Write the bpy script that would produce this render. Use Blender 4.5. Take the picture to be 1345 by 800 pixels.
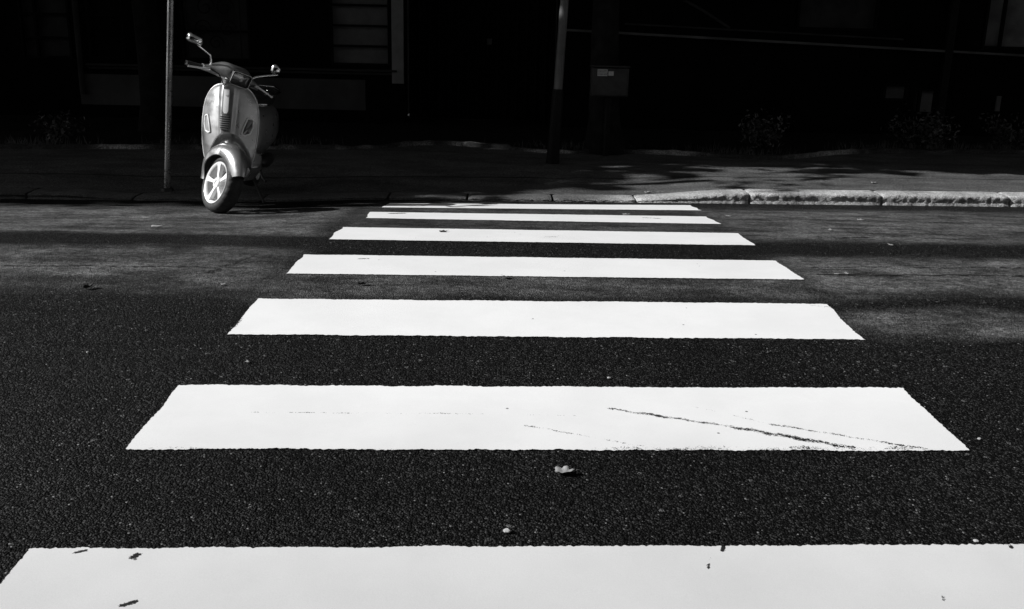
import bpy, math, random
import numpy as np
from mathutils import Vector, Matrix, noise
random.seed(7)
rng = np.random.default_rng(7)
for o in list(bpy.data.objects): bpy.data.objects.remove(o)
SC = bpy.context.scene
COL = SC.collection
R = math.radians

# ------------------------------------------------------------------ camera
cam_d = bpy.data.cameras.new('camera'); cam = bpy.data.objects.new('camera', cam_d); COL.objects.link(cam)
cam_d.sensor_width = 36.0; cam_d.lens = 1293.99 / 1345 * 36
rt = Vector((0.99971668, -0.00845495, 0.02225034)); up = Vector((-0.01914687, 0.26969065, 0.96275664)); fw = Vector((0.01414077, 0.9629099, -0.26945235))
cam.matrix_world = Matrix(((rt.x, up.x, -fw.x, 0), (rt.y, up.y, -fw.y, 0), (rt.z, up.z, -fw.z, 1.2668), (0, 0, 0, 1)))
cam_d.clip_start = 0.05; cam_d.clip_end = 600
SC.camera = cam

# ------------------------------------------------------------------ light
SUN_EL, SUN_AZ = R(33), R(9)          # azimuth: from the left (-X), a little towards the camera (-Y)
to_sun = Vector((-math.cos(SUN_EL) * math.cos(SUN_AZ), -math.cos(SUN_EL) * math.sin(SUN_AZ), math.sin(SUN_EL)))
sd = bpy.data.lights.new('sun', 'SUN'); sd.energy = 5.0; sd.angle = R(0.5); sd.color = (1, 1, 1)
sun = bpy.data.objects.new('sun', sd); COL.objects.link(sun)
sun.rotation_euler = to_sun.to_track_quat('Z', 'Y').to_euler(); sun.location = (-10, -5, 12)
W = bpy.data.worlds.new('World'); SC.world = W; W.use_nodes = True
nt = W.node_tree; bg = nt.nodes['Background']
sky = nt.nodes.new('ShaderNodeTexSky'); sky.sky_type = 'NISHITA'; sky.sun_disc = False
sky.sun_elevation = SUN_EL; sky.sun_rotation = math.atan2(to_sun.x, to_sun.y)
bw = nt.nodes.new('ShaderNodeRGBToBW')     # the photograph is black and white
nt.links.new(sky.outputs[0], bw.inputs[0]); nt.links.new(bw.outputs[0], bg.inputs[0]); bg.inputs[1].default_value = 0.05
SC.view_settings.view_transform = 'Standard'; SC.view_settings.look = 'None'
SC.view_settings.exposure = 0.3; SC.view_settings.gamma = 1; SC.view_settings.use_curve_mapping = False
SC.render.engine = 'CYCLES'

# ------------------------------------------------------------------ materials
class NT:
    def __init__(s, name):
        s.m = bpy.data.materials.new(name); s.m.use_nodes = True; s.t = s.m.node_tree; s.b = s.t.nodes['Principled BSDF']
    def n(s, typ, **kw):
        x = s.t.nodes.new(typ)
        for k, v in kw.items():
            if hasattr(x, k): setattr(x, k, v)
        return x
    def val(s, v):
        return v
    def set(s, sock, v):
        if isinstance(v, bpy.types.NodeSocket): s.t.links.new(v, sock)
        else:
            try: sock.default_value = v
            except Exception: sock.default_value = (v, v, v) if len(sock.default_value) == 3 else (v, v, v, 1)
    def math(s, op, a, b=0.0, c=0.0, clamp=False):
        x = s.n('ShaderNodeMath', operation=op); x.use_clamp = clamp
        s.set(x.inputs[0], a); s.set(x.inputs[1], b)
        if len(x.inputs) > 2: s.set(x.inputs[2], c)
        return x.outputs[0]
    def mapr(s, v, a, b, c=0.0, d=1.0, smooth=True):
        x = s.n('ShaderNodeMapRange'); x.interpolation_type = 'SMOOTHSTEP' if smooth else 'LINEAR'
        for i, k in enumerate((v, a, b, c, d)): s.set(x.inputs[i], k)
        return x.outputs[0]
    def mix(s, f, a, b):
        x = s.n('ShaderNodeMix'); x.data_type = 'FLOAT'
        s.set(x.inputs[0], f); s.set(x.inputs[2], a); s.set(x.inputs[3], b); return x.outputs[0]
    def pos(s):
        return s.n('ShaderNodeNewGeometry').outputs['Position']
    def obj(s):
        return s.n('ShaderNodeTexCoord').outputs['Object']
    def sxyz(s, v):
        x = s.n('ShaderNodeSeparateXYZ'); s.t.links.new(v, x.inputs[0]); return x.outputs
    def scale(s, v, sc, loc=(0, 0, 0)):
        x = s.n('ShaderNodeMapping'); s.t.links.new(v, x.inputs[0]); x.inputs['Scale'].default_value = sc; x.inputs['Location'].default_value = loc
        return x.outputs[0]
    def noise(s, v, sc, det=4.0, rough=0.55, dist=0.0):
        x = s.n('ShaderNodeTexNoise'); s.t.links.new(v, x.inputs['Vector'])
        x.inputs['Scale'].default_value = sc; x.inputs['Detail'].default_value = det; x.inputs['Roughness'].default_value = rough
        x.inputs['Distortion'].default_value = dist
        return x.outputs[0]
    def voro(s, v, sc, feature='F1', out='Distance', rnd=1.0):
        x = s.n('ShaderNodeTexVoronoi'); x.feature = feature; s.t.links.new(v, x.inputs['Vector'])
        x.inputs['Scale'].default_value = sc; x.inputs['Randomness'].default_value = rnd
        return x.outputs[out]
    def bump(s, h, strength, dist, prev=None):
        x = s.n('ShaderNodeBump'); x.inputs['Strength'].default_value = strength; x.inputs['Distance'].default_value = dist
        s.set(x.inputs['Height'], h)
        if prev is not None: s.t.links.new(prev, x.inputs['Normal'])
        return x.outputs[0]
    def done(s, col=None, rough=None, normal=None, metal=0.0, coat=0.0, spec=None):
        b = s.b
        if col is not None:
            if isinstance(col, bpy.types.NodeSocket): s.t.links.new(col, b.inputs['Base Color'])
            else: b.inputs['Base Color'].default_value = (col, col, col, 1)
        if rough is not None: s.set(b.inputs['Roughness'], rough)
        if normal is not None: s.t.links.new(normal, b.inputs['Normal'])
        b.inputs['Metallic'].default_value = metal
        b.inputs['Coat Weight'].default_value = coat; b.inputs['Coat Roughness'].default_value = 0.12
        if spec is not None: s.set(b.inputs['Specular IOR Level'], spec)
        return s.m

def simple(name, v, rough=0.5, metal=0.0, coat=0.0, vary=0.25, nscale=9.0, bump=0.0, bscale=60, spec=None):
    k = NT(name); p = k.obj()
    n = k.noise(p, nscale, 6, 0.6)
    col = k.mapr(n, 0.25, 0.75, v * (1 - vary), v * (1 + vary))
    rr = k.mapr(k.noise(p, nscale * 3, 3), 0.3, 0.7, max(rough - 0.08, 0.02), min(rough + 0.1, 1))
    nm = k.bump(k.noise(p, bscale, 5), bump, 0.003) if bump else None
    return k.done(col, rr, nm, metal, coat, spec)

M = {}
def road_mat():
    k = NT('asphalt'); p = k.pos(); x, y, z = k.sxyz(p)[:3]
    t = k.math('SUBTRACT', y, k.math('MULTIPLY', x, 0.03))
    wob = k.math('MULTIPLY', k.math('SUBTRACT', k.noise(k.scale(p, (0.55, 1.1, 1)), 1.5, 7, 0.68), 0.5), 0.62)
    t = k.math('ADD', t, wob)
    # tyre-polished, dusty tracks (paler) between strips of darker binder
    def band(a, b, s1, s2): return k.math('MULTIPLY', k.mapr(t, a - s1, a + s1), k.mapr(t, b - s2, b + s2, 1.0, 0.0))
    left = k.mapr(x, -1.3, -0.9, 1.0, 0.0); right = k.mapr(x, 1.3, 1.7)
    b1 = band(4.35, 5.3, .22, .12); b2 = band(5.8, 7.6, .12, .3); b2r = band(5.85, 7.9, .2, .3)
    worn = k.math('MAXIMUM', k.math('MULTIPLY', k.math('MAXIMUM', b1, b2), left), k.math('MULTIPLY', k.math('MAXIMUM', k.math('MAXIMUM', band(4.35, 5.25, .15, .15), k.math('MULTIPLY', band(3.72, 4.05, .12, .12), k.mapr(x, 2.2, 3.2, .95, .35))), b2r), right))
    mid = k.math('MULTIPLY', k.math('MULTIPLY', k.math('SUBTRACT', 1.0, left), k.math('SUBTRACT', 1.0, right)), k.math('MAXIMUM', k.math('MULTIPLY', band(4.25, 4.75, .15, .15), .75), k.math('MULTIPLY', band(5.9, 8.2, .2, .2), .5)))
    worn = k.math('MAXIMUM', worn, mid)
    blot = k.noise(k.scale(p, (1.0, 2.4, 1)), 2.2, 6, 0.65)
    worn = k.math('MULTIPLY', worn, k.mapr(blot, 0.32, 0.6, 0.22, 1.0))
    # aggregate
    cellc = k.voro(p, 170, out='Color'); cs = k.sxyz(cellc)
    d = k.voro(p, 170)
    big = k.voro(p, 75); bigc = k.sxyz(k.voro(p, 75, out='Color'))
    stone = k.math('POWER', cs[0], 4.0)
    base = k.mix(stone, 0.0015, 0.040)
    spark = k.math('MULTIPLY', k.math('GREATER_THAN', cs[1], 0.9935), 0.13)
    spark2 = k.math('MULTIPLY', k.math('GREATER_THAN', bigc[2], 0.9975), 0.07)
    base = k.math('ADD', base, k.math('MAXIMUM', spark, spark2))
    soft = k.math('ADD', 0.125, k.math('MULTIPLY', k.math('SUBTRACT', k.noise(p, 60, 6, 0.8), 0.5), 0.30))
    soft = k.math('ADD', soft, k.math('MULTIPLY', k.math('SUBTRACT', cs[0], .5), .09))
    soft = k.math('MULTIPLY', soft, k.mapr(k.noise(p, 7, 5, .6), .3, .7, .7, 1.2))
    soft = k.math('MULTIPLY', soft, k.mapr(k.noise(p, 28, 5, .75), .35, .65, .6, 1.3))
    col = k.mix(worn, base, k.math('MAXIMUM', soft, 0.008))
    big_v = k.mapr(k.noise(p, 0.9, 5, 0.6), 0.3, 0.7, 0.75, 1.25)
    col = k.math('MULTIPLY', col, big_v)
    # cracks : thin dark lines in the binder
    def crack(a, b, wd, amp):
        ax, ay = a; bx, by = b; L = math.hypot(bx - ax, by - ay); ux, uy = (bx - ax) / L, (by - ay) / L
        al = k.math('ADD', k.math('MULTIPLY', k.math('SUBTRACT', x, ax), ux), k.math('MULTIPLY', k.math('SUBTRACT', y, ay), uy))
        ac = k.math('ADD', k.math('MULTIPLY', k.math('SUBTRACT', x, ax), -uy), k.math('MULTIPLY', k.math('SUBTRACT', y, ay), ux))
        ac = k.math('ADD', ac, k.math('MULTIPLY', k.math('SUBTRACT', k.noise(p, 6, 5, .7), .5), amp))
        on = k.math('MULTIPLY', k.math('GREATER_THAN', al, 0), k.math('LESS_THAN', al, L))
        brk = k.mapr(k.noise(p, 9, 3), .35, .5)
        return k.math('MULTIPLY', k.math('MULTIPLY', on, brk), k.mapr(k.math('ABSOLUTE', ac), wd * .4, wd, 1.0, 0.0))
    cr = k.math('MAXIMUM', crack((-2.9, 4.64), (-1.03, 4.72), .014, .14), crack((-1.40, 4.58), (-1.27, 5.06), .010, .26))
    cr = k.math('MAXIMUM', cr, crack((1.6, 4.80), (3.6, 4.92), .02, .16))
    cr = k.math('MAXIMUM', cr, crack((1.6, 4.98), (3.2, 5.12), .012, .16))
    cr = k.math('MAXIMUM', cr, crack((2.0, 6.05), (2.75, 6.25), .03, .2))
    col = k.mix(k.math('MULTIPLY', cr, .85), col, 0.004)
    hgt = k.math('ADD', k.math('MULTIPLY', k.math('SUBTRACT', 1.0, d), 1.0), k.math('MULTIPLY', cs[2], 0.9))
    hgt = k.math('ADD', hgt, k.math('MULTIPLY', big, -0.8))
    nm = k.bump(hgt, 1.0, 0.006)
    nm = k.bump(k.noise(p, 5, 5), 0.5, 0.02, nm)
    rough = k.mix(worn, k.mapr(cs[2], 0, 1, 0.45, 0.85), 0.85)
    return k.done(col, rough, nm, spec=k.mix(worn, 0.10, 0.10))
M['asphalt'] = road_mat()

def paint_mat():
    k = NT('road_paint'); p = k.pos()
    at = k.n('ShaderNodeAttribute'); at.attribute_name = 'wear'; w = at.outputs['Fac']
    n = k.noise(p, 230, 3, 0.7); n2 = k.noise(p, 60, 3, .6)
    nn = k.math('ADD', k.math('MULTIPLY', n, .65), k.math('MULTIPLY', n2, .35))
    th = k.mapr(w, 0.0, 1.0, 0.12, 0.78, smooth=False)
    m = k.mapr(k.math('SUBTRACT', th, nn), -0.012, 0.012)
    n3 = k.noise(k.scale(p, (1, 1.0, 1)), 3.0, 6, .6)
    dirt = k.mapr(n3, .3, .7, .80, .86)
    grain = k.mapr(k.noise(p, 400, 2), .3, .7, .96, 1.03)
    white = k.math('MULTIPLY', dirt, grain)
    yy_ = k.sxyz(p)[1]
    white = k.math('MULTIPLY', white, k.mapr(k.math('ADD', yy_, k.math('MULTIPLY', k.noise(p, 1.2, 4), .8)), 2.0, 3.8, .70, 1.0))  # corner shading put into the colour: paint greyer towards the camera
    speck = k.math('GREATER_THAN', k.sxyz(k.voro(p, 55, out='Color'))[0], .9965)
    speck = k.math('MULTIPLY', speck, k.mapr(k.voro(p, 55), .2, .3, 1.0, 0.0))
    white = k.mix(k.math('MULTIPLY', speck, .85), white, .05)
    col = k.mix(m, white, 0.015)
    nm = k.bump(k.noise(p, 210, 3), 0.12, 0.002)
    return k.done(col, 0.5, nm, spec=0.5)
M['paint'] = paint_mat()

def stone_mat(name, lo, hi, sc=120, bs=0.9):
    k = NT(name); p = k.pos()
    c = k.sxyz(k.voro(p, sc, out='Color'))[0]
    col = k.mix(k.math('POWER', c, 1.5), lo, hi)
    col = k.math('MULTIPLY', col, k.mapr(k.noise(p, 3.5, 6, .65), .3, .7, .6, 1.25))
    col = k.mix(k.mapr(k.noise(k.scale(p, (1, 1, 3)), 14, 4, .7), .62, .7), col, lo * .4)
    if name == 'bed_stone': col = k.math('MULTIPLY', col, k.mapr(k.noise(p, 1.3, 3, .5), .45, .62, .12, 1.2))   # darker stretches at random
    if name == 'granite': col = k.math('MULTIPLY', col, k.mapr(k.sxyz(p)[0], .6, 1.25, .22, 1.0))   # shade put into the colour of the lowered and left stones
    nm = k.bump(k.noise(p, 60, 6, .7), bs, 0.012)
    return k.done(col, .85, nm)
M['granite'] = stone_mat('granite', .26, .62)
M['bed_stone'] = stone_mat('bed_stone', .10, .40, 90)
def walk_mat():
    k = NT('walk_asphalt'); p = k.pos()
    c = k.sxyz(k.voro(p, 150, out='Color'))[0]
    col = k.mix(k.math('POWER', c, 2), .035, .17)
    col = k.math('MULTIPLY', col, k.mapr(k.noise(k.scale(p, (.7, 1.6, 1)), 2.2, 6, .65), .3, .7, .55, 1.25))
    x, y, z = k.sxyz(p)[:3]
    wv = k.math('MULTIPLY', k.math('SUBTRACT', k.noise(p, 3, 4), .5), .12)
    j = k.math('ABSOLUTE', k.math('SUBTRACT', k.math('ADD', k.math('SUBTRACT', y, k.math('MULTIPLY', x, .08)), wv), 9.25))
    col = k.mix(k.mapr(j, .01, .03, .8, 0.0), col, .008)
    nm = k.bump(k.noise(p, 70, 6, .7), .8, 0.006)
    return k.done(col, .85, nm, spec=.25)
M['walk'] = walk_mat()
M['soil'] = simple('soil', .012, .95, vary=.5, nscale=12, bump=1.0, bscale=30, spec=.1)
M['ground'] = simple('ground', .03, .95, vary=.4, nscale=2, spec=.1)
M['plaster'] = simple('plaster', .07, .9, vary=.3, nscale=1.3, bump=.5, bscale=50, spec=.1)
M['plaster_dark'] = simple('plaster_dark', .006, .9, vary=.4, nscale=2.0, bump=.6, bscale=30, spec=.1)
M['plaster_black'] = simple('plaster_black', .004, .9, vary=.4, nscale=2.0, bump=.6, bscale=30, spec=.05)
M['ledge'] = simple('ledge', .10, .8, vary=.5, nscale=1.6, bump=.4, bscale=40, spec=.2)
M['pale_panel'] = simple('pale_panel', .13, .75, vary=.25, nscale=3, bump=.3, bscale=60, spec=.1)
M['pale_post'] = simple('pale_post', .21, .7, vary=.2, nscale=4, bump=.3, bscale=60, spec=.2)
M['bright_pane'] = simple('bright_pane', .17, .8, vary=.5, nscale=2.0, spec=.1)
M['dim_panel'] = simple('dim_panel', .035, .8, vary=.4, nscale=2.5, spec=.1)
M['dark_wood'] = simple('dark_wood', .006, .8, vary=.4, nscale=4, spec=.1)
M['window_glass'] = simple('window_glass', .004, .12, vary=.2, nscale=2, spec=.12)
M['galv'] = simple('galv', .45, .28, metal=.8, vary=.3, nscale=8, bump=.15, bscale=80)
M['pole_paint'] = simple('pole_paint', .075, .55, vary=.25, nscale=6, bump=.2, bscale=70)
M['black_paint'] = simple('black_paint', .006, .6, vary=.3, spec=.15)
M['label_white'] = simple('label_white', .45, .6, vary=.15, nscale=60)
M['box_metal'] = simple('box_metal', .018, .6, vary=.6, nscale=7)
M['bark'] = simple('bark', .012, .95, vary=.5, nscale=7, bump=1.0, bscale=18, spec=.1)
M['leaf'] = simple('leaf', .06, .6, vary=.5, nscale=1.2, spec=.3)
M['dry_leaf'] = simple('dry_leaf', .28, .7, vary=.35, nscale=40, bump=.4, bscale=90)
M['dark_leaf'] = simple('dark_leaf', .03, .8, vary=.4, nscale=40)
M['pebble'] = simple('pebble', .38, .8, vary=.3, nscale=60, bump=.5, bscale=90)
# scooter
M['body_paint'] = simple('body_paint', .36, .34, metal=.72, coat=.9, vary=.06, nscale=5)
M['chrome'] = simple('chrome', .7, .14, metal=1.0, vary=.08)
M['alloy'] = simple('alloy', .85, .35, vary=.05, metal=0.0, coat=.4)
M['silver'] = simple('silver', .75, .3, metal=.15, vary=.06, coat=.3)
M['chrome_satin'] = simple('chrome_satin', .9, .3, vary=.05, coat=.5)
M['rubber'] = simple('rubber', .018, .72, vary=.3, nscale=20, bump=.25, bscale=150)
M['plastic'] = simple('plastic', .012, .45, vary=.2, bump=.2, bscale=200)
M['seat_vinyl'] = simple('seat_vinyl', .012, .5, vary=.2, bump=.5, bscale=120)
M['lens'] = simple('lens', .05, .08, vary=.1, coat=.6)
M['clear_lens'] = simple('clear_lens', .30, .15, vary=.1, coat=.8)
M['mirror_glass'] = simple('mirror_glass', .85, .02, metal=1.0, vary=.02)
M['dark_metal'] = simple('dark_metal', .05, .45, metal=.6, vary=.3)

# ------------------------------------------------------------------ mesh helpers
class MB:
    def __init__(s): s.v = []; s.f = []
    def add(s, vs, fs):
        o = len(s.v); s.v += [tuple(v) for v in vs]; s.f += [tuple(i + o for i in f) for f in fs]; return s
    def box(s, c, d, rot=None):
        hx, hy, hz = d[0] / 2, d[1] / 2, d[2] / 2
        vs = [Vector((x, y, z)) for x in (-hx, hx) for y in (-hy, hy) for z in (-hz, hz)]
        if rot is not None: vs = [rot @ v for v in vs]
        vs = [v + Vector(c) for v in vs]
        return s.add(vs, [(0, 1, 3, 2), (4, 6, 7, 5), (0, 4, 5, 1), (2, 3, 7, 6), (0, 2, 6, 4), (1, 5, 7, 3)])
    def rings(s, rings, cap=True, closed=True):
        n = len(rings[0]); vs = [v for r in rings for v in r]; fs = []
        for i in range(len(rings) - 1):
            for j in range(n if closed else n - 1):
                a = i * n + j; b = i * n + (j + 1) % n; fs.append((a, b, b + n, a + n))
        if cap and closed: fs.append(tuple(range(n - 1, -1, -1))); fs.append(tuple(range((len(rings) - 1) * n, len(rings) * n)))
        return s.add(vs, fs)
    def tube(s, pts, rad, n=12, cap=True):
        pts = [Vector(p) for p in pts]; rs = rad if hasattr(rad, '__len__') else [rad] * len(pts); rings = []; prev = None
        for i, p in enumerate(pts):
            t = (pts[min(i + 1, len(pts) - 1)] - pts[max(i - 1, 0)]).normalized()
            if prev is None: a = t.orthogonal().normalized()
            else: a = (prev - t * prev.dot(t)).normalized()
            prev = a; b = t.cross(a)
            rings.append([p + (a * math.cos(2 * math.pi * k / n) + b * math.sin(2 * math.pi * k / n)) * rs[i] for k in range(n)])
        return s.rings(rings, cap)
    def lathe_x(s, prof, c, n=48):      # prof: (x, r) closed loop, turned about the x axis through c
        rings = []
        for k in range(n):
            a = 2 * math.pi * k / n
            rings.append([Vector((c[0] + x, c[1] + r * math.sin(a), c[2] + r * math.cos(a))) for x, r in prof])
        rings.append(rings[0]); m = len(prof); vs = [v for r in rings[:-1] for v in r]; fs = []
        for i in range(n):
            i2 = (i + 1) % n
            for j in range(m):
                fs.append((i * m + j, i * m + (j + 1) % m, i2 * m + (j + 1) % m, i2 * m + j))
        return s.add(vs, fs)
    def ell(s, c, r, rot=None, nu=20, nv=12, p=1.0):
        rings = []
        for i in range(1, nv):
            th = math.pi * i / nv; rr = []
            for k in range(nu):
                a = 2 * math.pi * k / nu
                f = lambda t: math.copysign(abs(t) ** p, t)
                v = Vector((r[0] * f(math.sin(th)) * f(math.cos(a)), r[1] * f(math.sin(th)) * f(math.sin(a)), r[2] * f(math.cos(th))))
                if rot is not None: v = rot @ v
                rr.append(v + Vector(c))
            rings.append(rr)
        return s.rings(rings)
    def prism(s, pts, d):               # pts: 3D outline, d: extrusion vector
        n = len(pts); a = [Vector(p) for p in pts]; b = [p + Vector(d) for p in a]
        return s.add(a + b, [tuple(range(n - 1, -1, -1)), tuple(range(n, 2 * n))] + [(i, (i + 1) % n, n + (i + 1) % n, n + i) for i in range(n)])
    def xf(s, fn): s.v = [tuple(fn(Vector(v))) for v in s.v]; return s
    def build(s, name, mat, parent=None, smooth=True, bevel=0.0, sub=0, angle=40):
        me = bpy.data.meshes.new(name); me.from_pydata(s.v, [], s.f); me.update()
        o = bpy.data.objects.new(name, me); COL.objects.link(o)
        if mat is not None: me.materials.append(M[mat] if isinstance(mat, str) else mat)
        if parent is not None: o.parent = parent
        import bmesh
        bm = bmesh.new(); bm.from_mesh(me); bmesh.ops.recalc_face_normals(bm, faces=bm.faces[:])
        if smooth:
            for f in bm.faces: f.smooth = True
            for e in bm.edges:
                if len(e.link_faces) == 2 and e.calc_face_angle(0) > R(angle): e.smooth = False
        bm.to_mesh(me); bm.free()
        if bevel:
            b = o.modifiers.new('bevel', 'BEVEL'); b.width = bevel; b.segments = 3; b.limit_method = 'ANGLE'; b.angle_limit = R(35)
        if sub:
            b = o.modifiers.new('sub', 'SUBSURF'); b.levels = sub; b.render_levels = sub
        return o

def tag(o, label=None, cat=None, group=None, kind=None):
    if label: o['label'] = label
    if cat: o['category'] = cat
    if group: o['group'] = group
    if kind: o['kind'] = kind
    return o
def empty(name, loc, rot=(0, 0, 0)):
    o = bpy.data.objects.new(name, None); COL.objects.link(o); o.location = loc; o.rotation_euler = rot; o.empty_display_size = .1; return o
def sm(a, b, x):
    t = min(max((x - a) / (b - a), 0), 1); return t * t * (3 - 2 * t)
def smn(a, b, x):
    t = np.clip((x - a) / (b - a), 0, 1); return t * t * (3 - 2 * t)

# ------------------------------------------------------------------ ground surfaces
PY = [-60, -20, 0.0, 1.65, 2.15, 2.69, 3.18, 3.69, 4.16, 4.62, 5.10, 5.63, 6.15, 6.71, 7.20, 7.66, 8.13, 10]
PZ = [-.05, -.05, -.012, .036, .051, .066, .084, .103, .115, .114, .098, .070, .034, -.008, -.051, -.094, -.139, -.20]
_ty = np.arange(-60, 10, .05); _tz = np.interp(_ty, PY, PZ); _k = np.exp(-np.linspace(-2, 2, 9) ** 2); _k /= _k.sum()
_tz = np.convolve(np.pad(_tz, 4, mode='edge'), _k, 'valid')
def roadz(X, Y):
    X = np.asarray(X, float); Y = np.asarray(Y, float)
    z = np.interp(Y - .0355 * X, _ty, _tz)
    return z - .03 * smn(1.0, 2.0, -X) * smn(5.6, 7.0, Y)
def kerb_y(X): return 8.30 + .060 * X
def kerb_h(X):
    X = np.asarray(X, float)
    return .022 + .068 * smn(1.05, 2.2, X) + .03 * smn(3.1, 3.7, -X)
def gut(X): return float(roadz(X, kerb_y(X)))
KW = .26
def kerbtop(X): return gut(X) + float(kerb_h(X))
def walkz(X, Y):
    a = kerbtop(X) - .002; s = sm(0, 1.2, Y - kerb_y(X) - KW); b = -.055 + .008 * max(Y - 9.5, 0)
    return a + (b - a) * s

xs = np.concatenate([np.linspace(-45, -5, 20)[:-1], np.linspace(-5, 5, 101), np.linspace(5, 45, 20)[1:]])
ts = np.concatenate([np.linspace(-30, 0, 20)[:-1], np.linspace(0, 1, 161)[:-1] * 8.2, [8.2]])
vs = []
for t in ts:
    for x in xs:
        ky = kerb_y(x) + .02
        y = t if t < 6 else 6 + (t - 6) / 2.2 * (ky - 6)
        vs.append((x, y, float(roadz(x, y))))
nx = len(xs); fs = [(i * nx + j, i * nx + j + 1, (i + 1) * nx + j + 1, (i + 1) * nx + j) for i in range(len(ts) - 1) for j in range(nx - 1)]
tag(MB().add(vs, fs).build('road', 'asphalt', angle=80), kind='structure')
tag(MB().box((0, 40, -.9), (500, 500, .1)).build('ground', 'ground'), kind='structure')

# kerb: rounded granite blocks with open joints, bottom edge chipped
kb = MB(); x = -12.0; joints = [-12]
jl = [-3.9, -3.05, -2.0, -.95, -.28, .45, 1.17, 2.16, 3.34, 4.5, 5.6, 6.8, 8.0, 9.2, 10.4, 12]
jl = [-12, -10.8, -9.6, -8.4, -7.2, -6.1, -5.0] + jl
for a, b in zip(jl[:-1], jl[1:]):
    n = max(int((b - a) / .02), 6); rings = []; sk = random.uniform(-.02, .02)
    for i in range(n + 1):
        u = i / n; X = a + .010 + (b - a - .020) * u
        e = .012 * (math.exp(-(u * (b - a)) / .02) + math.exp(-((1 - u) * (b - a)) / .02))
        g = gut(X); h = float(kerb_h(X)); y0 = kerb_y(X)
        nz = lambda s, f=25: noise.noise(Vector((X * f, s * 3.1, a)))
        prof = [(0 + .006 * nz(1), -.12), (-.004 + .016 * nz(1.3, 40), h * .12), (.012 + .016 * nz(1.6, 48), h * .36), (.004 + .014 * nz(2, 45), h * .62), (.004 + .014 * nz(3, 30), h - .014 + .006 * nz(4)), (.014 + .006 * nz(5), h - .002 + .002 * nz(6)),
                (.10, h + .004 + .003 * nz(7)), (KW - .02, h + .003 + .002 * nz(8)), (KW, h - .004), (KW, -.12)]
        rings.append([Vector((X, y0 + p + e, g + q - (e * .6 if q > 0 else 0))) for p, q in prof])
    kb.rings(rings)
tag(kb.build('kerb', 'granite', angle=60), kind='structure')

# pavement behind the kerb
ys_ = np.concatenate([np.linspace(0, 2.6, 40), np.linspace(2.9, 6.4, 6)])
xs2 = np.concatenate([np.linspace(-45, -6, 10)[:-1], np.linspace(-6, 7, 90), np.linspace(7, 45, 10)[1:]])
vs = [];
for d_ in ys_:
    for x in xs2:
        y = kerb_y(x) + KW - .003 + d_; vs.append((x, y, walkz(x, y) + .006 * noise.noise(Vector((x * .9, y * 1.5, 0)))))
nx = len(xs2); fs = [(i * nx + j, i * nx + j + 1, (i + 1) * nx + j + 1, (i + 1) * nx + j) for i in range(len(ys_) - 1) for j in range(nx - 1)]
tag(MB().add(vs, fs).build('pavement', 'walk', angle=80), kind='structure')

# planting bed with its low wavy stone edging
BED = [(-20, 10.1), (-6, 10.2), (-4.7, 10.35), (-3.46, 10.56), (-2.6, 10.7), (-1.4, 10.9), (-.87, 11.45), (-.16, 11.3), (.52, 10.85), (1.8, 11.0), (2.82, 10.66), (3.18, 10.78), (3.9, 11.35), (4.6, 11.6), (6.2, 11.7), (9, 11.7), (20, 11.9)]
bx = [p[0] for p in BED]; by = [p[1] for p in BED]
def bedy(x):
    return float(np.mean([np.interp(x + d, bx, by) for d in np.linspace(-.25, .25, 7)]))
rings = []
for x in np.arange(-12, 12, .03):
    y = bedy(x) + .012 * noise.noise(Vector((x * 6, 3, 0))); z = walkz(x, y) + .045 + .014 * noise.noise(Vector((x * 7, 0, 5)))
    low = .7 if noise.noise(Vector((x * .9, 9, 2))) < -.15 else 1
    z = walkz(x, y) + (z - walkz(x, y)) * low
    rings.append([Vector((x, y, z - .14)), Vector((x, y + .004, z - .012)), Vector((x, y + .02, z)), Vector((x, y + .07, z + .002)), Vector((x, y + .085, z - .01)), Vector((x, y + .09, z - .14))])
tag(MB().rings(rings).build('bed_kerb', 'bed_stone', angle=60), kind='structure')
vs = []; xl = np.linspace(-14, 14, 160); 
for x in xl:
    for u in np.linspace(0, 1, 14):
        y = bedy(x) + .05 + u * (14.3 - bedy(x) - .05)
        vs.append((x, y, walkz(x, y) + .02 + .03 * noise.noise(Vector((x * 2, y * 2, 0)))))
fs = [(i * 14 + j, i * 14 + j + 1, (i + 1) * 14 + j + 1, (i + 1) * 14 + j) for i in range(len(xl) - 1) for j in range(13)]
tag(MB().add(vs, fs).build('soil_bed', 'soil'), kind='structure')

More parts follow.
